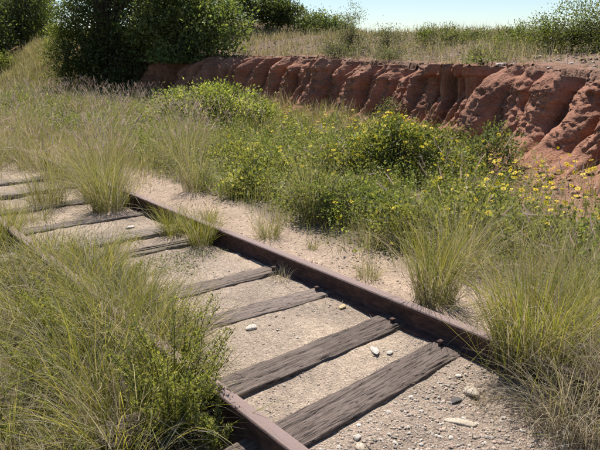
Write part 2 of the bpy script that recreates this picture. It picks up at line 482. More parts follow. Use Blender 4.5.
SP = spike_mesh()
SLEEPERS = [  # y at the near rail, y at the far rail, width, top height, label
    (1.83, 1.92, .215, .030, 'cracked brown wooden sleeper nearest the camera with a knot hole'),
    (2.375, 2.375, .205, .028, 'dark wooden sleeper with a notched edge, second nearest the camera'),
    (3.15, 3.04, .185, .030, 'grey weathered wooden sleeper, third nearest the camera'),
    (3.70, 3.62, .175, .030, 'grey split wooden sleeper just below the low green weed mat'),
    (4.78, 4.70, .17, .024, 'brown wooden sleeper just in front of the paired tufts at the far rail'),
    (5.22, 5.16, .21, .046, 'pale silvery wooden sleeper with a dark split front edge'),
    (6.02, 5.98, .20, .022, 'half buried wooden sleeper at the foot of the big plumed tuft'),
    (6.95, 6.90, .19, .016, 'low sandy wooden sleeper crossing behind the tuft on the near rail'),
    (7.72, 7.68, .20, .050, 'bleached wooden sleeper in the sandy gap at the left edge'),
    (8.48, 8.44, .20, .048, 'farthest bleached wooden sleeper below the grass at the left edge'),
]
for i, (ya, yb, wd, zt, lab) in enumerate(SLEEPERS):
    xa, xb = RL, RR
    L = 2.16
    cx = (xa + xb) / 2 - .19 + (0.02 if i % 2 else -0.02)
    ang = math.atan2(yb - ya, xb - xa)
    t = tag(obj('wooden_sleeper', sleeper_mesh(L, wd, .16, 100 + i, {0: 1.05, 1: .9, 2: 1.35, 3: 1.4, 5: 2.2, 8: 2.6, 9: 2.6}.get(i, 1.2)), M_WOOD, loc=(cx, (ya + yb) / 2, zt - 0.006)), lab, 'sleeper', 'wooden sleepers of the track')
    t.rotation_euler = (0, rad(random.Random(i).uniform(-.4, .4)), ang)
    for sx in (1, -1):
        px = (RR - .083 if sx > 0 else RL + .083) - cx
        s = obj('spike', SP, M_RUST, t, (px, 0.035 * (-1) ** i, 0.006))
        s.rotation_euler = (0, 0, math.pi if sx < 0 else 0)
        if sx > 0: s.rotation_euler = (0, 0, math.pi)
        else: s.rotation_euler = (0, 0, 0)

# ------------------------------------------------------------------ stones
def ico_stone(seed, sub=3, rough=0.18, flat=(1, 1, .6)):
    import bmesh
    bm = bmesh.new(); bmesh.ops.create_icosphere(bm, subdivisions=sub, radius=1)
    r = random.Random(seed)
    co = np.array([v.co[:] for v in bm.verts])
    k = 1 + rough * fbm(co[:, 0] * 1.4 + seed, co[:, 1] * 1.4 + co[:, 2] * 1.1, seed, 3)
    # a few flattened facets
    for q in range(5):
        n = np.array([r.gauss(0, 1) for _ in range(3)]); n /= np.linalg.norm(n)
        dd = co @ n
        k = np.where(dd > .62, np.minimum(k, .74 / np.maximum(dd, .01)), k)
    co = co * k[:, None] * np.array(flat)
    for v, c in zip(bm.verts, co): v.co = c
    me = bpy.data.meshes.new('stone'); bm.to_mesh(me); bm.free()
    me.polygons.foreach_set('use_smooth', np.ones(len(me.polygons), bool))
    return me

def stone(x, y, sx, sy_, sz, rot, col, seed, lab, up=0.35):
    me = ico_stone(seed)
    at = me.color_attributes.new('Col', 'FLOAT_COLOR', 'POINT')
    cc = np.ones((len(me.vertices), 4), np.float32); cc[:, :3] = col
    at.data.foreach_set('color', cc.ravel())
    z = float(gz(np.array([x]), np.array([y]))[0])
    o = obj('stone', me, M_PEB, loc=(x, y, z + sz * up))
    o.scale = (sx, sy_, sz); o.rotation_euler = (0, 0, rad(rot))
    tag(o, lab, 'stone', 'stones lying in the track bed')

TAN = (.46, .38, .29); PALE = (.52, .46, .39); GREY = (.25, .22, .20); OCH = (.50, .38, .22)
stone(1.98, 2.88, .045, .03, .022, 20, PALE, 1, 'pale cream stone on the sand beside the third sleeper')
stone(2.35, 2.17, .055, .024, .018, 60, PALE, 2, 'long flat pale stone between the two nearest sleepers', .2)
stone(2.40, 2.10, .025, .018, .012, 10, PALE, 3, 'small pale stone touching the long flat pale stone')
stone(2.63, 2.74, .042, .026, .020, 30, OCH, 4, 'ochre stone near the far rail behind the second sleeper')
stone(2.43, 1.56, .050, .038, .034, 70, TAN, 5, 'rounded tan stone on gravel right of the nearest sleeper')
stone(2.18, 1.45, .075, .028, .020, 120, TAN, 6, 'long tan stone half buried in gravel at the bottom edge', .15)
stone(1.70, 1.66, .024, .020, .018, 30, PALE, 7, 'white pebble at the front edge of the nearest sleeper')
stone(1.66, 1.60, .030, .024, .016, 80, TAN, 8, 'tan pebble at the bottom edge below the white pebble')
stone(1.19, 1.97, .024, .022, .020, 10, PALE, 9, 'pale stone in the shade under the near rail')
stone(1.13, 2.04, .060, .05, .035, 40, (.30, .21, .18), 10, 'reddish block stone below the leafy weed stalks')
stone(2.32, 1.58, .036, .024, .012, 0, (.10, .09, .085), 11, 'dark grey stone beside the rounded tan stone')
stone(2.50, 1.70, .022, .018, .014, 0, PALE, 12, 'small cream stone at the end of the nearest sleeper')
stone(2.36, 5.50, .055, .035, .02, 10, PALE, 13, 'pale flat stone behind the silvery sleeper')

def pebbles(name, xy, size, cols, seed, label, squash=.65):
    r = RNG(seed); n = len(xy)
    base = np.array([(1, 0, 0), (0, 1, 0), (-1, 0, 0), (0, -1, 0), (.0, 0, 1), (0, 0, -1), (.7, .7, .5), (-.7, .7, .45), (-.7, -.7, .5), (.7, -.7, .45)], float)
    tri = np.array([(0, 6, 4), (6, 1, 4), (1, 7, 4), (7, 2, 4), (2, 8, 4), (8, 3, 4), (3, 9, 4), (9, 0, 4), (0, 1, 6), (1, 2, 7), (2, 3, 8), (3, 0, 9)])
    P = base[None] * (1 + .35 * (r.random((n, 10, 1)) - .5)) + .18 * (r.random((n, 10, 3)) - .5)
    a = r.random(n) * 6.283; ca, sa = np.cos(a)[:, None], np.sin(a)[:, None]
    el = 1 + .6 * r.random((n, 1))
    px = P[:, :, 0] * el; py = P[:, :, 1]
    P = np.stack([px * ca - py * sa, px * sa + py * ca, P[:, :, 2] * squash], -1) * size[:, None, None]
    z = gz(xy[:, 0], xy[:, 1]) + size * .06
    P = P + np.concatenate([xy, z[:, None]], 1)[:, None]
    F = (tri[None] + (np.arange(n) * 10)[:, None, None]).reshape(-1, 3)
    C = cols[r.integers(0, len(cols), n)] * (.7 + .55 * r.random((n, 1)))
    me = raw_mesh(name, P.reshape(-1, 3), F, np.repeat(C, 10, 0))
    return tag(obj(name, me, M_PEB), label, 'gravel', kind='stuff')

r = RNG(5)
PC = np.array([(.40, .32, .25), (.36, .29, .23), (.45, .38, .30), (.30, .25, .21), (.42, .31, .24), (.52, .46, .39), (.36, .285, .23)])
n = 24000
px = r.uniform(1.36, 2.74, n); py = 0.9 + 6.1 * r.random(n) ** 1.7
k = fbm(px * 1.3, py * 1.3, 51, 4) + .3 * fbm(px * 4, py * 4, 61, 4) + .12
keep = (r.random(n) > sstep(-.25, .3, k) * .74 * sstep(1.6, 2.2, py)) 
keep &= (py > 1.75) | (r.random(n) < .8)
px, py = px[keep], py[keep]
sz = .0017 + .0042 * r.random(len(px)) ** 4 + .004 * (r.random(len(px)) < .03) + .008 * (py < 1.75) * r.random(len(px)) ** 7 + .0022 * (py < 1.75) * r.random(len(px))
pebbles('ballast_gravel', np.stack([px, py], 1), sz, PC, 6, 'small grey and tan gravel between the rails')
n = 4500
px = r.uniform(2.86, 3.6, n); py = 1.0 + 8 * r.random(n) ** 1.5
PC2 = np.array([(.48, .35, .24), (.40, .29, .20), (.55, .44, .33), (.34, .25, .18)])
pebbles('path_grit', np.stack([px, py], 1), .003 + .006 * r.random(n) ** 4, PC2, 7, 'fine tan grit on the sandy path')
n = 5000
py = r.uniform(-1, 22, n); px = foot_x(py) + .9 + 4.5 * r.random(n) ** 1.6
PC3 = np.array([(.34, .24, .18), (.28, .20, .16), (.42, .36, .31), (.30, .17, .12)])
pebbles('hill_gravel', np.stack([px, py], 1), .015 + .05 * r.random(n) ** 4, PC3, 8, 'loose stones on the slope above the red bank')
n = 5000
py = r.uniform(0, 20, n); px = foot_x(py) - .05 - 1.4 * r.random(n) ** 1.3
pebbles('talus_clods', np.stack([px, py], 1), .010 + .05 * r.random(n) ** 4, np.array([(.34, .17, .11), (.28, .13, .085), (.38, .22, .15)]), 9, 'crumbled red clods along the foot of the bank')

# ------------------------------------------------------------------ vegetation primitives
def jitter(cols, idx, r, amt=.25):
    return cols[idx] * (1 - amt / 2 + amt * r.random((len(idx), 1)))

def blades(bag, root, az, lean, curl, L, Wd, c0, c1, nseg, r, kink=.25):
    n = len(root)
    t = np.linspace(0, 1, nseg + 1)
    tilt = lean[:, None] + curl[:, None] * t[None] ** 1.4
    brk = (r.random(n) < .16)[:, None] * (t[None] > (.35 + .5 * r.random((n, 1)))) * (.5 + 1.3 * r.random((n, 1)))
    tilt = np.minimum(tilt + brk, np.maximum(tilt, 2.6))
    azt = az[:, None] + kink * (r.random((n, 1)) - .5) * 2 * t[None]
    d = np.stack([np.sin(tilt) * np.cos(azt), np.sin(tilt) * np.sin(azt), np.cos(tilt)], -1)
    step = d[:, :-1] * (L / nseg)[:, None, None]
    P = np.concatenate([np.zeros((n, 1, 3)), np.cumsum(step, 1)], 1) + root[:, None]
    tw = r.random(n) * 3.14159
    side = np.stack([-np.sin(azt), np.cos(azt), 0 * azt], -1)
    up = np.cross(d, side)
    s = side * np.cos(tw)[:, None, None] + up * np.sin(tw)[:, None, None]
    w = (Wd[:, None] * (1.02 - t[None] ** 1.6) * (.7 + .3 * np.minimum(1, t[None] * 4)))[..., None] * .5
    V = np.stack([P - s * w, P + s * w], 2).reshape(-1, 3)
    b = (np.arange(n) * (nseg + 1) * 2)[:, None] + (np.arange(nseg) * 2)[None]
    F = np.stack([b, b + 1, b + 3, b + 2], -1).reshape(-1, 4)
    tc = (t[None, :, None] ** .8)
    C = c0[:, None] * (1 - tc) + c1[:, None] * tc
    bag.add(V, F, np.repeat(C, 2, 1).reshape(-1, 3))
    return P[:, -1], d[:, -1]

def leaves(bag, pos, dirn, size, col, r, aspect=.45, fold=.25):
    n = len(pos)
    dirn = dirn / (np.linalg.norm(dirn, axis=1, keepdims=True) + 1e-9)
    a = r.normal(size=(n, 3)); s = np.cross(dirn, a); s /= (np.linalg.norm(s, axis=1, keepdims=True) + 1e-9)
    nn = np.cross(s, dirn)
    L = size[:, None]
    v0 = pos; v2 = pos + dirn * L + nn * L * (-.12)
    mid = pos + dirn * L * .45
    v1 = mid - s * L * aspect * .5 + nn * L * fold * aspect
    v3 = mid + s * L * aspect * .5 + nn * L * fold * aspect
    V = np.stack([v0, v1, v2, v3], 1).reshape(-1, 3)
    F = (np.arange(n)[:, None] * 4 + np.arange(4)[None])
    bag.add(V, F, np.repeat(col, 4, 0))

def flowers(bag, pos, nrm, rad_, r, col=(.92, .70, .015), pet=8):
    n = len(pos)
    nrm = nrm / np.linalg.norm(nrm, axis=1, keepdims=True)
    a = np.cross(nrm, r.normal(size=(n, 3))); a /= np.linalg.norm(a, axis=1, keepdims=True)
    b = np.cross(nrm, a)
    for k in range(pet):
        th = 6.2832 * k / pet
        def P(ang, rr, h): return pos + (a * math.cos(ang) + b * math.sin(ang)) * (rad_ * rr)[:, None] + nrm * (rad_ * h)[:, None]
        V = np.stack([P(th, .15, .0), P(th - .34, .72, .12), P(th, 1.0, .02), P(th + .34, .72, .12)], 1).reshape(-1, 3)
        bag.add(V, np.arange(n)[:, None] * 4 + np.arange(4)[None], np.tile(np.array(col), (n * 4, 1)) * np.repeat(.8 + .4 * r.random((n, 1)), 4, 0))
    for k in range(3):
        def Q(ang): return pos + (a * math.cos(ang) + b * math.sin(ang)) * (rad_ * .3)[:, None] + nrm * (rad_ * (.16 + .01 * k))[:, None]
        V = np.stack([Q(k), Q(k + 1.57), Q(k + 3.14), Q(k + 4.71)], 1).reshape(-1, 3)
        bag.add(V, np.arange(n)[:, None] * 4 + np.arange(4)[None], np.tile(np.array((.45, .22, .01)), (n * 4, 1)))

def tube(bag, pts, rads, col, k=6):
    pts = np.asarray(pts, float); m = len(pts)
    d = np.gradient(pts, axis=0); d /= np.linalg.norm(d, axis=1, keepdims=True) + 1e-9
    ref = np.array((.31, .95, .05)); a = np.cross(d, ref); a /= np.linalg.norm(a, axis=1, keepdims=True) + 1e-9
    b = np.cross(d, a)
    th = np.arange(k) * 6.28318 / k
    V = pts[:, None] + (a[:, None] * np.cos(th)[None, :, None] + b[:, None] * np.sin(th)[None, :, None]) * np.asarray(rads)[:, None, None]
    i = np.arange(m - 1)[:, None]; j = np.arange(k)[None]; j2 = (j + 1) % k
    F = np.stack([i * k + j, i * k + j2, (i + 1) * k + j2, (i + 1) * k + j], -1).reshape(-1, 4)
    bag.add(V.reshape(-1, 3), F, np.tile(np.array(col), (m * k, 1)))

G = lambda *a: np.array(a, float)
GREEN = G((.12, .15, .038), (.16, .18, .05), (.21, .21, .065), (.14, .17, .045))
OLIVE = G((.31, .295, .10), (.39, .345, .14), (.25, .26, .085), (.44, .385, .18))
STRAW = G((.58, .50, .33), (.66, .58, .42), (.50, .42, .27), (.45, .38, .27))
GREY_D = G((.44, .39, .32), (.52, .47, .40), (.33, .28, .22), (.26, .21, .16))
PINK = G((.48, .37, .34), (.54, .43, .40), (.40, .30, .28), (.60, .51, .45))
def pal(*ps): return np.concatenate(ps)

def tuft(loc, h, spread, n, seed, label, live=None, dry=.3, dry_pal=None, wid=.0035, nseg=5, plumes=0, plume_len=.11, lean_to=None, upright=.5, name='grass_tuft', group=None, cat='grass tuft', droop=1.0):
    """one bunch-grass tuft: green blades, dry blades and, if it has them, plumes"""
    r = RNG(seed)
    live = OLIVE if live is None else live
    dry_pal = pal(STRAW * 1.15, STRAW, GREY_D) if dry_pal is None else dry_pal
    x, y = loc
    z = float(gz(np.array([x]), np.array([y]))[0])
    t = thing(name, (x, y, z - .01), label, cat, group)
    def make(m, palette, basecols, hh, curlmul, wmul, lo):
        bag = Bag()
        ra = spread * (.40 * np.sqrt(r.random(m)) + .18 * (r.random(m) < .12)); th = r.random(m) * 6.283
        root = np.stack([ra * np.cos(th), ra * np.sin(th), 0 * ra], -1)
        az = th + r.normal(0, .9, m)
        lean = np.abs(r.normal(0, 1 - upright, m)) * .75 + lo
        if lean_to is not None:
            k = r.random(m) < .5
            az = np.where(k, lean_to + r.normal(0, .6, m), az)
        L = hh * (.45 + .65 * r.random(m) ** .7)
        curl = r.gamma(1.6, .42, m) * curlmul
        c1 = jitter(palette, r.integers(0, len(palette), m), r, .4)
        c0 = jitter(basecols, r.integers(0, len(basecols), m), r, .4)
        blades(bag, root, az, lean, curl, L, wid * wmul * (.6 + .8 * r.random(m)), c0, c1, nseg, r)
        return bag
    ng = int(n * (1 - dry)); nd = n - ng
    if ng > 5:
        obj('green_blades', make(ng, live, GREEN, h, 1.0 * droop, 1.0, .03).mesh('green_blades'), M_GRASS, t)
    if nd > 5:
        obj('dry_blades', make(nd, dry_pal, pal(GREY_D, STRAW * .7), h * .95, 1.5 * droop, .85, .12).mesh('dry_blades'), M_DRY, t)
    if plumes:
        bag = Bag(); m = plumes
        ra = spread * .25 * np.sqrt(r.random(m)); th = r.random(m) * 6.283
        root = np.stack([ra * np.cos(th), ra * np.sin(th), 0 * ra], -1)
        sc = jitter(pal(OLIVE, STRAW), r.integers(0, 8, m), r)
        tip, d = blades(bag, root, th, np.abs(r.normal(.12, .18, m)), .25 + .25 * r.random(m), h * (.85 + .45 * r.random(m)), np.full(m, .0028), sc, sc, 5, r)
        pc = jitter(PINK, r.integers(0, 4, m), r, .4)
        plume_on(bag, tip, d, pc, plume_len, r)
        obj('plumes', bag.mesh('plumes'), M_DRY, t)
    return t

def plume_on(bag, tip, d, pc, ln, r, fuzz=9):
    m = len(tip)
    az = np.arctan2(d[:, 1], d[:, 0]); til = np.arccos(np.clip(d[:, 2], -1, 1))
    L = ln * (.7 + .6 * r.random(m))
    for q in range(2):
        blades(bag, tip, az, til, .35 * r.random(m), L, np.full(m, .0085), pc, pc * 1.1, 3, r)
    for q in range(fuzz):
        f = r.random(m)
        p = tip + d * (L * f)[:, None]
        blades(bag, p, az + r.normal(0, 1.6, m), til + r.normal(.0, .5, m), r.random(m) * .3, L * .35 * (1.1 - .5 * f), np.full(m, .0025), pc, pc * 1.15, 1, r)

def gz1(x, y): return float(gz(np.array([x]), np.array([y]))[0])

# ------------------------------------------------------------------ trees and shrubs
def crown_thing(name, loc, label, cat, ell, n_cl, n_leaf, leaf, cols, seed, group=None, trunk_r=.10, sig=.2, aspect=.5, up=.35, shell=.55, tops=None, limb=True, z=None, mat=None, fl=0):
    """ell: list of (cx,cy,cz,rx,ry,rz) crown lobes relative to the base"""
    r = RNG(seed)
    x, y = loc
    z0 = gz1(x, y) if z is None else z
    t = thing(name, (x, y, z0 - .03), label, cat, group)
    ell = np.array(ell, float)
    vol = np.prod(ell[:, 3:], 1) ** .75; vol /= vol.sum()
    which = r.choice(len(ell), n_cl, p=vol)
    u = r.normal(size=(n_cl, 3)); u /= np.linalg.norm(u, axis=1, keepdims=True)
    rr = shell + (1 - shell) * r.random(n_cl) ** .6
    # uneven outline
    lump = 1 + .22 * fbm(u[:, 0] * 2 + which * 5, u[:, 1] * 2 + u[:, 2] * 1.7, seed, 2)
    cpos = ell[which, :3] + u * (rr * lump)[:, None] * ell[which, 3:]
    cpos[:, 2] = np.maximum(cpos[:, 2], .06)
    bag = Bag(); wood = Bag()
    hc = ell[:, :3].mean(0)
    if limb:
        tp = np.array([(0, 0, -.1), (hc[0] * .15, hc[1] * .15, hc[2] * .35), (hc[0] * .5, hc[1] * .5, hc[2] * .7), tuple(hc)])
        tp[1:3, :2] += r.normal(0, .08, (2, 2)) * hc[2] * .4
        tube(wood, tp, [trunk_r, trunk_r * .8, trunk_r * .6, trunk_r * .4], (.1, .08, .06), 7)
        order = r.permutation(n_cl)[:max(8, n_cl // 3)]
        for q in order:
            s = tp[1] + (tp[3] - tp[1]) * r.random()
            e = cpos[q]; m1 = s * .5 + e * .5 + r.normal(0, .08, 3) + np.array((0, 0, .08))
            tube(wood, np.array([s, s * .75 + m1 * .25 + r.normal(0, .03, 3), m1, e]), [trunk_r * .35, trunk_r * .27, trunk_r * .18, trunk_r * .07], (.1, .08, .06), 4)
    n_leaf = int(n_leaf * .88)
    tot = n_cl * n_leaf
    ci = np.repeat(np.arange(n_cl), n_leaf)
    off = r.normal(size=(tot, 3)) * sig * np.array((1, 1, .8)) * (.6 + .8 * r.random(n_cl))[ci][:, None]
    pos = cpos[ci] + off
    pos[:, 2] = np.maximum(pos[:, 2], .02)
    outw = pos - hc
    outw /= np.linalg.norm(outw, axis=1, keepdims=True) + 1e-9
    dirn = outw * .6 + r.normal(size=(tot, 3)) * .8 + np.array((0, 0, up))
    ctone = (.72 + .56 * r.random(n_cl))[ci][:, None]
    cc = cols[(r.integers(0, len(cols), n_cl)[ci] + (r.random(tot) < .3) * r.integers(0, len(cols), tot)) % len(cols)] * ctone * (.8 + .4 * r.random((tot, 1)))
    leaves(bag, pos, dirn, leaf * (.6 + .8 * r.random(tot)), cc, r, aspect)
    obj('crown', bag.mesh('crown'), mat or M_TREE, t)
    if limb:
        obj('trunk' if cat == 'tree' else 'stems', wood.mesh('stems', True), M_BARK, t)
    if fl:
        b = Bag()
        q = r.choice(n_cl, fl); nr = cpos[q] - hc; nr[:, 2] = np.abs(nr[:, 2]) * .5 + .5
        nr += r.normal(0, .25, nr.shape)
        pp = cpos[q] + nr / np.linalg.norm(nr, axis=1, keepdims=True) * sig * 1.5 + r.normal(0, sig * .4, nr.shape)
        flowers(b, pp, nr * np.array((1, 1, 1.2)), .022 + .013 * r.random(fl), r)
        tag(obj('flowers', b.mesh('flowers'), M_PETAL, t), kind='stuff')
    return t

DARKG = G((.075, .100, .040), (.095, .122, .048), (.125, .15, .060), (.062, .082, .036))
GLOSS = G((.10, .135, .05), (.14, .175, .065), (.085, .118, .045), (.21, .24, .11))
YELG = G((.10, .13, .022), (.13, .155, .03), (.08, .11, .022))
MIDG = G((.14, .175, .055), (.18, .21, .07), (.115, .15, .05), (.22, .24, .095))
FORB = G((.22, .26, .075), (.28, .31, .10), (.18, .22, .07), (.34, .34, .16))
SAGE = G((.13, .145, .09), (.16, .17, .11), (.10, .115, .065), (.19, .19, .13))

# big dark tree standing at the left end of the bank, and its neighbours
crown_thing('evergreen_tree', (8.75, 21.3), 'big dark evergreen tree reaching the ground at the left end of the bank', 'tree',
            [(.15, 0, 2.9, 1.35, 1.6, 1.7), (.5, -.2, 1.2, 1.25, 1.3, 1.2), (.8, .5, 4.3, 1.4, 1.5, 1.3), (-.5, .2, 1.7, .7, .8, 1.1)], 400, 70, .11, DARKG * 1.25, 201, 'trees by the bank', .16, .22, .5, .3, .6)
crown_thing('slender_tree', (7.4, 21.6), 'yellowish green feathery tree at the left side of the big dark tree', 'tree',
            [(0, 0, 1.5, .55, .6, .9), (.15, 0, 2.5, .42, .45, .75), (.2, 0, .7, .5, .5, .6)], 110, 80, .08, YELG, 202, 'trees by the bank', .06, .17, .28, .6, .4)
crown_thing('glossy_shrub', (10.5, 18.4), 'broad glossy leaved shrub overhanging the red bank', 'shrub',
            [(-.2, .3, 1.5, 1.5, 1.3, 1.2), (.1, -1.3, 1.0, 1.0, .9, .85), (-.5, .9, .9, 1.2, 1.3, 1.1), (-.1, .5, 2.5, 1.3, 1.1, .9), (-.7, -.6, .2, .6, .9, .5)], 400, 70, .115, GLOSS * 1.25, 203, None, .12, .21, .5, .35, .62, z=1.42)
crown_thing('evergreen_tree', (12.4, 23.2), 'dark tree rising behind the glossy shrub on the bank top', 'tree',
            [(0, 0, 2.8, 1.6, 1.4, 1.3), (-1.4, .8, 2.5, 1.5, 1.5, 1.4), (1.2, -.7, 1.7, .8, .8, .8)], 230, 70, .11, DARKG * 1.2, 204, 'trees by the bank', .15, .24, .5, .3, .6)
# trees on the slope far left
for i, (x, y, s, lab, cl) in enumerate([
        (8.9, 41, 1.3, 'tall hazy green tree at the left edge behind the grassy slope', MIDG * .8),
        (10.4, 36.5, .85, 'rounded dark green tree above the grassy slope', DARKG * 1.5),
        (12.0, 41.0, .72, 'tree with thin top just left of the sky gap', MIDG * .7),
        (7.6, 34.5, .75, 'low dark tree at the left edge below the hazy tall one', DARKG * 1.2)]):
    crown_thing('broadleaf_tree', (x, y), lab, 'tree', [(0, 0, 2.6 * s, 2.0 * s, 1.9 * s, 1.9 * s), (.8 * s, .3, 3.9 * s, 1.3 * s, 1.3 * s, 1.2 * s), (-.9 * s, .2, 1.3 * s, 1.5 * s, 1.3 * s, 1.2 * s), (.6 * s, 0, 1.0 * s, 1.5 * s, 1.3 * s, 1.0 * s)],
                230, 60, .14, cl, 210 + i, 'trees on the far slope', .16, .3, .5, .35, .55)
crown_thing('low_shrub', (7.0, 29.5), 'low round dark shrub at the left edge of the grassy slope', 'shrub', [(0, 0, .5, 1.0, .8, .6)], 60, 70, .10, MIDG * .8, 220, None, .04, .16)
crown_thing('low_shrub', (9.6, 28.5), 'small bright green shrub in the gap beside the yellowish tree', 'shrub', [(0, 0, .4, .5, .5, .45)], 30, 60, .08, FORB * .9, 221, None, .03, .13)
# skyline shrubs
for i, (x, y, lob, ncl, lf, cl, lab) in enumerate([
        (16.3, 23.0, [(0, 0, 1.0, .7, .7, .8), (-.5, .6, 1.5, .8, .8, .9), (.7, -.6, .8, .6, .6, .6)], 150, .11, DARKG * 1.3, 'dark bushy shrub on the skyline right of the overhanging shrub'),
        (17.6, 20.3, [(0, 0, .5, .8, .7, .55), (.6, -.6, .35, .6, .6, .35)], 80, .10, DARKG * 1.4, 'low dark shrub on the skyline at the end of the shrub row'),
        (17.0, 22.2, [(0, 0, .9, .8, .7, .75), (.5, -.5, .6, .6, .6, .6)], 110, .11, DARKG * 1.2, 'dark shrub on the skyline between two other dark shrubs'),
        (12.9, 13.4, [(0, 0, .85, .36, .36, .6), (.1, -.2, .3, .55, .5, .35)], 80, .042, SAGE, 'thin greyish twiggy shrub standing against the sky'),
        (13.6, 12.5, [(0, 0, .35, .45, .45, .36)], 40, .045, SAGE, 'small grey shrub right of the twiggy one'),
        (15.2, 12.0, [(0, 0, .24, .9, .6, .24), (.5, -.7, .18, .6, .6, .2)], 80, .055, MIDG * .8, 'spreading grey green shrub on the skyline above the undercut bank'),
        (14.8, 9.2, [(0, 0, .26, .8, .6, .26)], 56, .05, MIDG * .9, 'flat green shrub on the skyline between two larger shrubs'),
        (13.0, 6.7, [(0, 0, .55, .7, .7, .55), (.35, -.85, .5, .6, .7, .5), (-.3, .6, .35, .5, .5, .36), (0, -.2, .2, .9, 1.1, .2)], 240, .05, MIDG * .85, 'wide green shrub on the bank top near the right'),
        (13.4, 4.7, [(0, 0, .65, .75, .7, .6), (.3, -.6, .55, .6, .7, .5), (-.1, .1, .25, .8, .9, .25), (.2, -.9, .2, .7, .7, .2)], 230, .055, MIDG * .75, 'dense green shrub on the bank top at the right edge'),
        (17.5, 6.6, [(0, 0, 1.7, .8, .7, .7), (.3, -.8, 2.0, .8, .8, .7)], 110, .09, DARKG * 1.1, 'dark tree top rising at the upper right corner'),
        (11.6, 10.6, [(0, 0, .18, .4, .4, .2)], 30, .04, SAGE, 'low grey herb cushion on the bank edge below the skyline shrubs'),
        (10.8, 7.4, [(0, 0, .15, .35, .4, .17)], 26, .04, MIDG, 'small green cushion on the bank edge above the undercut'),
        (11.8, 12.6, [(0, 0, .22, .5, .6, .25)], 40, .045, SAGE * .8, 'brownish low shrub on the bank edge under the twiggy shrub')]):
    tr = i == 9
    crown_thing('evergreen_tree' if tr else 'skyline_shrub', (x, y), lab, 'tree' if tr else 'shrub', lob, ncl, 60, lf, cl, 230 + i, 'trees by the bank' if tr else 'shrubs along the skyline', .035, .11 if lf < .06 else .17, .4, .5, .35)

# bushes in the meadow
crown_thing('leafy_bush', (6.95, 11.35), 'wide rounded green bush in front of the shaded bank', 'bush',
            [(0, 0, .48, .75, .75, .46), (.45, -.6, .42, .65, .65, .44), (-.5, .8, .42, .7, .7, .42), (.2, .1, .75, .5, .5, .25)], 260, 75, .06, FORB * 1.1, 250, None, .03, .10, .42, .6, .5, fl=26)
crown_thing('flowering_bush', (6.15, 5.35), 'large dark green bush covered in yellow daisies in the meadow', 'bush',
            [(0, 0, .40, .45, .50, .40), (-.3, .45, .30, .42, .45, .30), (.35, -.40, .30, .36, .42, .30), (.1, .2, .62, .28, .28, .2)], 200, 60, .048, FORB * .75, 251, None, .03, .09, .45, .6, .45, fl=270)
crown_thing('flowering_bush', (7.25, 4.75), 'grey green bush right of the large daisy bush', 'bush',
            [(0, 0, .32, .35, .4, .34)], 50, 60, .045, MIDG * .6 + SAGE[:1] * .4, 252, None, .02, .08, .45, .6, .45, fl=4)
crown_thing('leafy_bush', (3.92, 4.05), 'dark leafy bush beside the sandy path with tall grass stems in it', 'bush',
            [(0, 0, .24, .28, .30, .24), (.2, -.35, .20, .26, .28, .2), (-.1, .3, .22, .25, .28, .24)], 110, 60, .034, MIDG, 253, None, .015, .065, .45, .6, .35, fl=6)
crown_thing('leafy_bush', (8.9, 8.15), 'small sparse plant growing against the foot of the red bank', 'bush',
            [(0, 0, .35, .16, .2, .4)], 24, 50, .04, SAGE, 254, None, .012, .08, .4, .6, .2)
crown_thing('leafy_bush', (7.9, 6.0), 'low green bush at the bank foot right of the daisy bush', 'bush',
            [(0, 0, .2, .35, .4, .22)], 40, 60, .04, FORB * .7, 255, None, .012, .07, .4, .6, .3)

for i, (x, y, w, h, lv, fl, lab) in enumerate([
        (3.95, 5.75, .30, .40, 1.0, 3, 'bright leafy plant at the edge of the sandy path behind the dark bush'),
        (4.75, 6.55, .36, .42, 1.05, 8, 'bright leafy plant with a few daisies in the middle of the meadow'),
        (4.15, 4.95, .28, .36, .95, 2, 'leafy plant touching the left side of the dark leafy bush'),
        (3.98, 3.40, .30, .40, 1.0, 3, 'leafy plant touching the right side of the dark leafy bush'),
        (4.45, 3.10, .34, .40, 1.1, 8, 'bright leafy plant behind the wispy straw grass'),
        (5.35, 6.0, .36, .44, 1.0, 10, 'leafy daisy plant left of the large daisy bush'),
        (4.85, 2.55, .30, .30, .95, 10, 'low leafy daisy plant in front of the yellow drift at right'),
        (5.45, 2.15, .34, .30, 1.05, 14, 'low leafy daisy plant near the right edge of the meadow'),
        (4.85, 7.6, .34, .40, 1.05, 5, 'leafy plant beside the plumed tufts in the left meadow'),
        (5.35, 3.75, .36, .38, 1.0, 16, 'leafy daisy plant in front of the large daisy bush'),
        (6.3, 2.35, .36, .30, .9, 16, 'low sprawling daisy plant at the right edge below the bank'),
        (6.4, 6.75, .40, .42, .95, 12, 'leafy daisy plant behind the large daisy bush'),
        (7.0, 8.9, .45, .40, .95, 14, 'leafy daisy plant between the round bush and the bank')]):
    crown_thing('leafy_plant', (x, y), lab, 'plant', [(0, 0, h * .5, w, w, h * .5), (w * .5, -w * .5, h * .4, w * .7, w * .7, h * .4)], 46, 46, .044, FORB * np.array((.95, .88, .95)) * lv, 560 + i, 'leafy plants in the meadow', .012, .06, .5, .7, .25, fl=fl)

# ------------------------------------------------------------------ meadow cover
def scatter(n, x0, x1, y0, y1, seed, dens=None):
    r = RNG(seed)
    x = r.uniform(x0, x1, n); y = r.uniform(y0, y1, n)
    if dens is not None:
        k = r.random(n) < dens(x, y)
        x, y = x[k], y[k]
    return x, y, r

def in_view(x, y, z=0.0, m=1.08):
    H = rad(39.5)
    f = x * math.sin(H) + y * math.cos(H); rt = x * math.cos(H) - y * math.sin(H)
    return (f > .5) & (np.abs(rt) < f * .53 * m + .6)

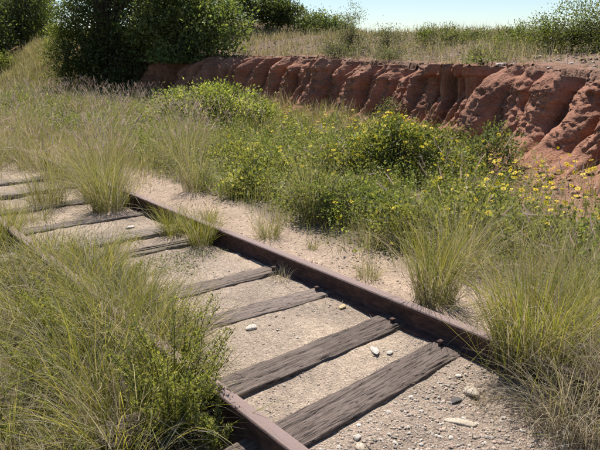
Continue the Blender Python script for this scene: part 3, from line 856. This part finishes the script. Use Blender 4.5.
def cover(name, x, y, r, hmin, hmax, palette, basepal, wid, nseg, label, mat, lean=.25, curl=.6, cat='grass'):
    m = in_view(x, y); x, y = x[m], y[m]; n = len(x)
    root = np.stack([x, y, gz(x, y) - .005], -1)
    bag = Bag()
    clump = vnoise(x * 2.2, y * 2.2, 5) ** 1.5 * 1.15
    L = (hmin + (hmax - hmin) * r.random(n) ** 1.3) * (.55 + .9 * clump)
    c1 = jitter(palette, r.integers(0, len(palette), n), r, .4); c0 = jitter(basepal, r.integers(0, len(basepal), n), r, .4)
    dist = np.hypot(x, y)
    tip, d = blades(bag, root, r.random(n) * 6.283, np.abs(r.normal(0, lean, n)), r.gamma(1.5, curl / 1.5, n), L, wid * (.6 + .8 * r.random(n)) * np.maximum(1, dist / 6), c0, c1, nseg, r)
    o = obj(name, bag.mesh(name), mat)
    tag(o, label, cat, kind='stuff')
    return tip, d

# meadow grass between the path and the bank
md = lambda x, y: sstep(3.35, 3.8, x + .3 * fbm(x * 1.5, y * 1.5, 51, 3)) * (.25 * sstep(0, -.6, x - foot_x(y)) + .75 * sstep(-.6, -2.2, x - foot_x(y) + .9 * fbm(x, y, 12, 3))) * (.35 + .65 * sstep(-.3, .3, fbm(x * .9, y * .9, 61, 3)))
x, y, r = scatter(125000, 3.1, 11, 1.2, 24, 301, md)
cover('meadow_grass', x, y, r, .10, .34, pal(OLIVE, FORB * 1.1, STRAW[:2]), GREEN, .0036, 3, 'mixed green and straw meadow grass below the red bank', M_GRASS)
# left meadow on both sides of the track farther away, mostly dry and plumed
ml = lambda x, y: sstep(8.3, 10.5, y + 2.2 * (x > 2.9) + .8 * fbm(x * .8, y * .8, 14, 3)) * sstep(.6, -1, x - foot_x(y) + 5.0 * 0 - 3.5 * sstep(22, 26, y))
x, y, r = scatter(110000, .4, 13, 6.5, 34, 302, ml)
cover('dry_meadow_grass', x, y, r, .15, .5, pal(STRAW, OLIVE, OLIVE * .8), pal(OLIVE, GREEN), .0038, 2, 'dense dry fountain grass filling the far track', M_DRY)
# hill top grass
mh = lambda x, y: (.15 + .85 * sstep(.7, 2.6, x - foot_x(y) + 1.5 * fbm(x * .7, y * .7, 15, 3))) * sstep(.55, .8, x - foot_x(y)) * (.5 + .5 * sstep(3, 8, y)) * (1 - .85 * sstep(7.5, 5.5, y + .8 * fbm(x, y, 27, 2)) * sstep(4.2, 3.0, x - foot_x(y)))
x, y, r = scatter(120000, 8.5, 24, -1, 27, 303, lambda x, y: mh(x, y) * np.maximum(.55 * sstep(2.6, 1.2, x - foot_x(y)), .25 + .75 * sstep(-.15, .3, fbm(x * 1.1, y * 1.1, 22, 3))))
cover('hill_grass', x, y, r, .08, .40, pal(STRAW, OLIVE, SAGE), pal(OLIVE, GREY_D), .005, 2, 'dry grass and herbs along the top of the bank', M_DRY)
hx, hy, r = scatter(2600, 8.5, 22, -1, 24, 311, lambda x, y: sstep(.7, 2.5, x - foot_x(y)) * sstep(.0, .3, fbm(x * .9 + 4, y * .9, 23, 3)))
m = in_view(hx, hy); hx, hy = hx[m], hy[m]; n = len(hx); bag = Bag()
pos = np.repeat(np.stack([hx, hy, gz(hx, hy)], -1), 26, 0)
cl_h = np.repeat(.10 + .14 * r.random(n), 26)
pos = pos + r.normal(size=pos.shape) * cl_h[:, None] * np.array((.8, .8, .0)) + np.array((0, 0, 1.0)) * (cl_h * 1.6 * r.random(n * 26))[:, None]
leaves(bag, pos, r.normal(size=pos.shape) + np.array((0, 0, .6)), .03 + .04 * r.random(n * 26), np.repeat(jitter(pal(SAGE, MIDG * .9, STRAW * .6), r.integers(0, 12, n), r, .4), 26, 0), r, .35)
tag(obj('hill_herbs', bag.mesh('hill_herbs'), M_LEAF), 'small grey green herbs dotted over the slope above the bank', 'herbs', kind='stuff')
# broad-leaved herbs of the meadow
fd = lambda x, y: sstep(3.5, 3.85, x + .4 * fbm(x * 1.5, y * 1.5, 51, 3)) * sstep(-.5, -1.7, x - foot_x(y) + .8 * fbm(x, y, 12, 3) + .1 * sstep(6, 3, y)) * (.3 + .7 * sstep(-.3, .2, fbm(x * .8 + 9, y * .8, 62, 3)))
x, y, r = scatter(21000, 3.2, 11, 1.2, 22, 304, fd)
m = in_view(x, y); x, y = x[m], y[m]; n = len(x)
hh = (.12 + .34 * r.random(n)) * (.6 + .7 * vnoise(x * 1.5, y * 1.5, 66))
bag = Bag(); z0 = gz(x, y)
sc = jitter(FORB * .8, r.integers(0, 4, n), r)
az = r.random(n) * 6.283
tip, d = blades(bag, np.stack([x, y, z0], -1), az, np.abs(r.normal(0, .15, n)), r.random(n) * .3, hh, np.full(n, .004), sc, sc, 2, r)
K = 17
f = r.random((n, K)) ** .8
base = np.stack([x, y, z0], -1)
pos = (base[:, None] * (1 - f[..., None]) + tip[:, None] * f[..., None]).reshape(-1, 3) + r.normal(0, .03, (n * K, 3)) * np.array((1, 1, .6))
dirn = r.normal(size=(n * K, 3)) + np.array((0, 0, .5))
cc = np.repeat(jitter(FORB, r.integers(0, 4, n), r, .5), K, 0) * (.75 + .5 * r.random((n * K, 1)))
leaves(bag, pos, dirn, (.020 + .024 * r.random(n * K)) * np.repeat(np.maximum(1, np.hypot(x, y) / 9), K), cc, r, .5)
tag(obj('meadow_herbs', bag.mesh('meadow_herbs'), M_LEAF), 'leafy green herbs spread across the meadow', 'herbs', kind='stuff')
# yellow daisies on thin stalks over the herbs
fx_, fy_ = [], []
rr_ = RNG(77)
for (cx, cy, sx, sy_, m) in [(6.9, 3.6, .8, .6, 90), (5.9, 3.4, .6, .45, 70), (6.6, 2.9, .6, .4, 40), (8.0, 7.6, .9, .9, 60), (8.4, 9.6, .8, 1.2, 60), (6.6, 7.8, .8, 1.0, 34), (7.4, 14.5, 1.0, 1.5, 16), (4.9, 6.6, .7, 1.0, 14), (6.4, 17, 1.2, 1.5, 12), (5.3, 2.55, .5, .35, 30)]:
    fx_.append(rr_.normal(cx, sx, m)); fy_.append(rr_.normal(cy, sy_, m))
x = np.concatenate(fx_); y = np.concatenate(fy_)
k = (x < foot_x(y) - 1.0) & (x > 3.6); x, y = x[k], y[k]; n = len(x)
bag = Bag(); z0 = gz(x, y)
sc = jitter(FORB * .8, rr_.integers(0, 4, n), rr_)
tip, d = blades(bag, np.stack([x, y, z0], -1), rr_.random(n) * 6.283, np.abs(rr_.normal(0, .2, n)), rr_.random(n) * .3, .22 + .26 * rr_.random(n), np.full(n, .004), sc, sc, 3, rr_)
flowers(bag, tip, d + rr_.normal(0, .35, d.shape) + np.array((-.3, -.25, .2)), .016 + .017 * rr_.random(n), rr_)
tag(obj('meadow_daisies', bag.mesh('meadow_daisies'), M_PETAL), 'scattered yellow daisies on thin stalks in the meadow', 'flowers', kind='stuff')
# low green mat between sleepers, dry litter
x, y, r = scatter(2600, 1.7, 2.7, 3.75, 4.75, 305, lambda x, y: sstep(.0, .35, fbm(x * 2.3, y * 2.3, 19, 3) + .35 - 1.1 * np.abs(y - 4.2)))
n = len(x); bag = Bag()
pos = np.stack([x, y, gz(x, y) + .006 + .02 * r.random(n)], -1)
leaves(bag, pos, r.normal(size=(n, 3)) * np.array((1, 1, .25)) + np.array((0, 0, .3)), .012 + .014 * r.random(n), jitter(SAGE * .75 + FORB[:1] * .3, r.integers(0, 4, n), r, .5), r, .4)
tag(obj('weed_mat', bag.mesh('weed_mat'), M_LEAF), 'low grey green weed mat on the gravel beside the far rail', 'weeds', kind='stuff')

def litter(name, x, y, r, L0, L1, palette, label, zoff=.004, wid=.0025):
    n = len(x); bag = Bag()
    root = np.stack([x, y, gz(x, y) + zoff + .015 * r.random(n)], -1)
    c = jitter(palette, r.integers(0, len(palette), n), r, .5)
    blades(bag, root, r.random(n) * 6.283, 1.35 + .25 * r.random(n), r.random(n) * .25, L0 + (L1 - L0) * r.random(n), np.full(n, wid), c, c, 3, r, .8)
    tag(obj(name, bag.mesh(name), M_DRY), label, 'litter', kind='stuff')
x, y, r = scatter(900, 1.35, 3.5, 1.0, 7.5, 306, lambda x, y: .15 + .5 * (np.abs(x - 2.68) < .1))
litter('dry_litter', x, y, r, .02, .14, pal(STRAW, GREY_D), 'bits of dry straw lying on the track bed')
x, y, r = scatter(9000, -.6, 1.28, 1.4, 7, 307)
litter('thatch', x, y, r, .08, .32, pal(GREY_D * .8, STRAW * .6, GREY_D * .45), 'matted grey dead grass under the foreground tufts', .01, .003)
x, y, r = scatter(2600, 1.9, 4.2, .5, 1.6, 308, lambda x, y: sstep(2.3, 2.7, x))
litter('thatch', x, y, r, .08, .32, pal(GREY_D, STRAW), 'matted straw at the lower right under the dry tufts', .01, .003)

# ------------------------------------------------------------------ tufts
YG = G((.41, .37, .09), (.51, .43, .12), (.31, .32, .075), (.25, .29, .065))
# right hand side, near
tuft((2.86, 1.48), .66, .50, 1200, 401, 'large yellow green grass tuft at the right edge over the rail', YG, .35, wid=.0046, nseg=6, upright=.68)
tuft((3.45, 1.42), .58, .45, 600, 402, 'straw pale grass tuft behind the large tuft at the right edge', OLIVE, .55, wid=.0038, nseg=6, upright=.55, plumes=14)
tuft((2.60, 1.06), .56, .5, 1000, 403, 'dry drooping grass tuft in the lower right corner', OLIVE, .9, wid=.0035, nseg=6, upright=.2, lean_to=rad(215), droop=1.4)
tuft((2.92, .98), .62, .5, 900, 404, 'tangled grey grass tuft cut by the right edge below the large tuft', OLIVE, .88, wid=.0035, nseg=6, upright=.3, droop=1.3)
tuft((3.10, 2.34), .80, .30, 520, 405, 'tall yellow tipped tuft beside the end of the far rail', YG, .4, wid=.0036, nseg=6, upright=.66, plumes=10)
tuft((3.75, 2.62), .78, .40, 380, 406, 'wispy straw grass behind the tall yellow tipped tuft', OLIVE, .65, wid=.0034, nseg=5, upright=.6, plumes=26)
tuft((4.15, 1.95), .62, .45, 420, 407, 'pale dry grass tuft in the meadow at right', OLIVE, .7, wid=.0034, nseg=5, upright=.5, plumes=18)
tuft((4.5, 2.5), .5, .5, 330, 408, 'thin straw tuft below the daisies at right', OLIVE, .6, wid=.0034, nseg=5, upright=.5, plumes=8)
tuft((3.95, 1.15), .55, .5, 420, 409, 'straw tuft cut off by the right edge of the picture', OLIVE, .65, wid=.0036, nseg=5, upright=.45)
# along the path
tuft((3.08, 2.95), .22, .20, 170, 411, 'short green tuft in the sandy path near the long rail', OLIVE, .35, wid=.003, upright=.5)
tuft((3.17, 3.68), .13, .10, 70, 412, 'tiny grass sprout alone in the sandy path', OLIVE, .2, wid=.003, upright=.6)
tuft((3.12, 4.22), .34, .24, 260, 413, 'rounded pale green tuft between rail and sandy path', OLIVE, .3, wid=.003, upright=.5)
tuft((2.97, 5.0), .26, .18, 120, 414, 'low wispy tuft against the outer side of the far rail', OLIVE, .4, wid=.003, upright=.5)
tuft((2.62, 4.56), .46, .24, 420, 415, 'dense tuft with dark base on the inside of the far rail', YG, .25, wid=.0032, upright=.55)
tuft((2.58, 5.02), .42, .24, 360, 416, 'dense tuft just left of the dark based one on the far rail', YG, .25, wid=.0032, upright=.55)
tuft((3.55, 6.3), .75, .35, 300, 417, 'brownish plumed tuft at the edge of the sandy path', OLIVE, .55, wid=.0032, upright=.7, plumes=40)
tuft((3.75, 4.35), .80, .32, 260, 418, 'tall purplish plumed grass growing in the dark leafy bush', OLIVE, .5, wid=.003, upright=.72, plumes=30, plume_len=.08)
tuft((3.62, 3.45), .42, .28, 200, 419, 'dry brown tuft at the right foot of the dark leafy bush', OLIVE, .6, wid=.003, upright=.5)
# in the track, farther
tuft((2.50, 6.35), .82, .45, 760, 421, 'big plumed tuft standing over the far rail left of the path', YG, .35, wid=.0036, upright=.58, plumes=60)
tuft((2.05, 7.0), .72, .45, 480, 422, 'olive tuft between the rails left of the big plumed one', OLIVE, .4, wid=.0036, upright=.55, plumes=34)
tuft((1.75, 8.9), .70, .5, 480, 423, 'tuft at the left edge behind the bleached sleepers', OLIVE, .5, wid=.004, upright=.5, plumes=22)
tuft((2.6, 8.4), .70, .45, 420, 424, 'tuft right of the farthest bleached sleepers', OLIVE, .5, wid=.004, upright=.5, plumes=26)
tuft((1.25, 5.75), .55, .34, 520, 425, 'bright yellow green tuft on the near rail at the left edge', YG, .25, wid=.0034, upright=.6)
tuft((1.75, 6.35), .30, .3, 160, 426, 'sparse low grass in the sand right of the left edge tuft', OLIVE, .4, wid=.003, upright=.4)
tuft((2.15, 4.98), .20, .2, 70, 427, 'thin grass sprigs at the split silvery sleeper', OLIVE, .3, wid=.003, upright=.6)
# foreground left
fore = [((1.02, 3.85), .58, .42, 620, 'olive tuft leaning over the near rail in the left middle', OLIVE, .35),
        ((1.12, 4.75), .50, .38, 520, 'tuft on the near rail below the left edge tuft', YG, .3),
        ((.75, 4.7), .55, .42, 560, 'straw tinged tuft at the left edge below the rail', OLIVE, .5),
        ((1.25, 3.25), .52, .36, 520, 'green tuft hiding the near rail left of the third sleeper', YG, .25),
        ((1.00, 2.95), .62, .42, 720, 'yellow green tuft in the middle of the left foreground', YG, .35),
        ((.62, 3.55), .52, .42, 560, 'dry olive tuft halfway up the left edge', OLIVE, .55),
        ((.95, 2.42), .58, .40, 760, 'arching yellow stemmed tuft left of the leafy weed', YG, .35),
        ((.55, 2.75), .50, .45, 700, 'tangled grey green tuft in the lower left corner', OLIVE, .55),
        ((.68, 2.15), .46, .40, 560, 'arching dry tuft at the bottom edge left of the leafy weed', OLIVE, .55),
        ((.35, 3.15), .50, .40, 520, 'drooping dry tuft cut by the lower left edge', OLIVE, .6),
        ((1.45, 3.75), .38, .26, 260, 'thin tuft between the rails above the third sleeper', OLIVE, .35),
        ((1.55, 4.35), .40, .30, 280, 'loose green tuft between the rails right of the near rail', YG, .3),
        ((1.38, 2.95), .46, .30, 420, 'straw and green tuft covering the near rail at the third sleeper', OLIVE, .35),
        ((1.42, 3.45), .44, .30, 420, 'loose tuft on the near rail level with the fourth sleeper', OLIVE, .35),
        ((1.40, 4.05), .46, .32, 420, 'olive tuft spilling over the near rail toward the weed mat', YG, .35),
        ((1.36, 4.75), .42, .30, 380, 'yellowish tuft straddling the near rail above the olive ones', YG, .35),
        ((1.72, 4.75), .30, .3, 200, 'sparse tuft between the rails left of the weed mat', OLIVE, .4),
        ((1.30, 2.72), .34, .22, 200, 'small tuft against the near rail behind the leafy weed', YG, .3)]
for i, (p, h, s, n, lab, lv, dr) in enumerate(fore):
    tuft(p, h * 1.2, s * (1.15 if i < 10 else 1.45), int(n * (1.05 if i < 10 else 1.5)), 430 + i, lab, lv, min(.7, dr + .15), wid=.0048, nseg=7, upright=.30, droop=1.5, dry_pal=pal(GREY_D, STRAW, STRAW * 1.15))

x, y, r = scatter(24000, -.7, 1.75, 1.3, 7.5, 309, lambda x, y: (.08 + .92 * sstep(-.2, .3, fbm(x * 1.8, y * 1.8, 16, 3))) * sstep(1.75, 1.25, x + .25 * fbm(x * 2, y * 2, 17, 2) + .5 * sstep(2.9, 2.4, y)))
cover('verge_grass', x, y, r, .10, .42, pal(OLIVE, YG, STRAW, GREY_D, STRAW), pal(GREEN, GREY_D), .003, 5, 'mixed green and dry grass on the verge left of the near rail', M_GRASS, .55, 1.2)
for i, (p, lab) in enumerate([((2.68, 7.05), 'olive tuft over the far rail behind the big plumed one'), ((2.85, 7.7), 'straw tuft on the far rail just beyond the sandy path'),
        ((2.60, 9.4), 'straw tuft on the far rail beyond the bleached sleepers'), ((3.05, 8.6), 'plumed tuft beside the far rail where the path ends'), ((2.1, 9.9), 'dense straw tuft closing the track at the left edge')]):
    tuft(p, .66, .5, 420, 480 + i, lab, OLIVE, .5, wid=.0042, nseg=5, plumes=24, upright=.5)
# small leafy herbs through the verge
x, y, r = scatter(1500, -.4, 1.7, 1.6, 6.5, 312, lambda x, y: sstep(-.1, .25, fbm(x * 1.6 + 8, y * 1.6, 26, 3)) * sstep(1.7, 1.3, x + .5 * sstep(3.0, 2.6, y)))
m = in_view(x, y); x, y = x[m], y[m]; n = len(x); bag = Bag()
pos = np.repeat(np.stack([x, y, gz(x, y)], -1), 30, 0)
pos = pos + r.normal(size=pos.shape) * np.array((.035, .035, 0)) + np.array((0, 0, 1.0)) * (np.repeat(.08 + .26 * r.random(n), 30) * r.random(n * 30) ** .7)[:, None]
leaves(bag, pos, r.normal(size=pos.shape) + np.array((0, 0, .7)), .010 + .014 * r.random(n * 30), np.repeat(jitter(pal(FORB, FORB * .8, SAGE), r.integers(0, 12, n), r, .4), 30, 0), r, .4)
tag(obj('verge_herbs', bag.mesh('verge_herbs'), M_LEAF), 'small leafy herbs through the grass left of the near rail', 'herbs', kind='stuff')
# fountain grass tufts scattered in the far meadow
FAR = [(3.2, 11.3), (4.95, 17.6), (5.4, 15.2), (4.3, 14.2), (4.3, 10.6), (3.8, 9.2), (5.1, 11.9), (3.2, 8.1), (5.9, 13.1), (4.8, 9.4), (3.6, 13.1), (6.3, 16.2), (2.5, 10.3), (3.0, 14.8), (5.6, 10.1), (4.1, 7.6), (6.7, 19), (3.9, 17.5), (5.6, 20.5), (4.5, 8.2)]
for i, p in enumerate(FAR):
    big = i in (1, 2)
    tuft(p, .78 if not big else .85, .5, 330 if not big else 520, 460 + i, ('round green grass tuft with dark base near the left edge of the far meadow' if i == 1 else 'round green grass tuft with dark base right of its lookalike in the far meadow') if big else 'fountain grass tuft with pinkish plumes in the far left meadow',
         OLIVE if not big else YG * .8, .5 if not big else .25, wid=.0048, nseg=4, plumes=46 if not big else 8, plume_len=.12, upright=.55 if not big else .65, group='round tufts in the far meadow' if big else 'fountain grass in the far meadow')

# plumes of the fountain grass that runs through the whole far left meadow
x, y, r = scatter(5200, 2.2, 8.2, 6.8, 20, 310, lambda x, y: sstep(.0, .8, x - 2.6 - .0 * y + .5 * (y > 9)) * sstep(-.25, .25, fbm(x * .7 + 3, y * .7, 18, 3)) * sstep(7.6, 5.4, x - .08 * y))
m = in_view(x, y); x, y = x[m], y[m]; n = len(x); bag = Bag()
sc = jitter(pal(OLIVE, STRAW), r.integers(0, 8, n), r)
tip, d = blades(bag, np.stack([x, y, gz(x, y)], -1), r.random(n) * 6.283, np.abs(r.normal(.05, .15, n)), .2 + .3 * r.random(n), .45 + .4 * r.random(n), np.full(n, .0035), sc, sc, 4, r)
plume_on(bag, tip, d, jitter(PINK, r.integers(0, 4, n), r, .4), .12, r, 3)
tag(obj('plume_grass', bag.mesh('plume_grass'), M_DRY), 'pinkish fountain grass plumes filling the far left meadow', 'grass', kind='stuff')

# leafy weed with upright stalks
def weed(loc, n, h, seed, label, spread=.12):
    r = RNG(seed)
    x, y = loc
    t = thing('leafy_weed', (x, y, gz1(x, y) - .01), label, 'weed', None)
    st = Bag(); lf = Bag()
    ra = spread * np.sqrt(r.random(n)); th = r.random(n) * 6.283
    root = np.stack([ra * np.cos(th) * .5, ra * np.sin(th) * .5, 0 * ra], -1)
    L = h * (.5 + .55 * r.random(n))
    for q in range(n):
        a = th[q]; ln = abs(r.normal(.06, .10)); m = 9
        s = np.linspace(0, 1, m)
        p = root[q] + np.stack([np.sin(ln + .25 * s * s) * np.cos(a) * s * L[q], np.sin(ln + .25 * s * s) * np.sin(a) * s * L[q], s * L[q]], -1)
        p[1:-1] += r.normal(0, .004, (m - 2, 3))
        tube(st, p, np.linspace(.0035, .0012, m), (.14, .12, .045), 4)
        k = int(210 * L[q] / h)
        f = .25 + .75 * r.random(k)
        idx = f * (m - 1); i0 = np.minimum(idx.astype(int), m - 2); fr = (idx - i0)[:, None]
        pp = p[i0] * (1 - fr) + p[i0 + 1] * fr
        aa = r.random(k) * 6.283
        pp = pp + r.normal(0, .009, pp.shape)
        dd = np.stack([np.cos(aa), np.sin(aa), .7 + .5 * r.random(k)], -1)
        c = jitter(FORB * np.array((1.2, 1.1, .95)), r.integers(0, 4, k), r, .6)
        leaves(lf, pp, dd, (.014 + .016 * r.random(k)) * (1.25 - .5 * f), c, r, .36)
    obj('stalks', st.mesh('stalks', True), M_BARK, t)
    obj('leaves', lf.mesh('leaves'), M_LEAF, t)
weed((1.13, 2.30), 56, .62, 501, 'tall leafy green weed with upright stalks against the near rail', .26)
weed((.80, 3.10), 16, .46, 504, 'leafy green weed among straw in the middle of the left foreground', .22)
weed((1.05, 3.60), 14, .42, 505, 'leafy green weed at the near rail above the left foreground tuft', .2)
weed((.62, 4.05), 12, .40, 506, 'leafy weed at the left edge below the near rail', .2)
weed((1.62, 3.95), 10, .20, 507, 'low leafy weed on the gravel left of the weed mat', .2)
weed((1.19, 2.02), 7, .30, 502, 'short leafy weed sprig in front of the near rail', .06)
weed((.45, 2.85), 12, .42, 503, 'dark leafy weed among the grass in the lower left', .18)
# twiggy dead plant on the inside of the far rail
tuft((2.63, 3.42), .16, .16, 120, 520, 'little dead grey tuft against the inside of the far rail', OLIVE, .95, wid=.0025, upright=.35, dry_pal=GREY_D)
tuft((2.42, 1.42), .12, .25, 90, 521, 'wisps of dry grass on the gravel left of the large tuft', OLIVE, .85, wid=.0022, upright=.2)
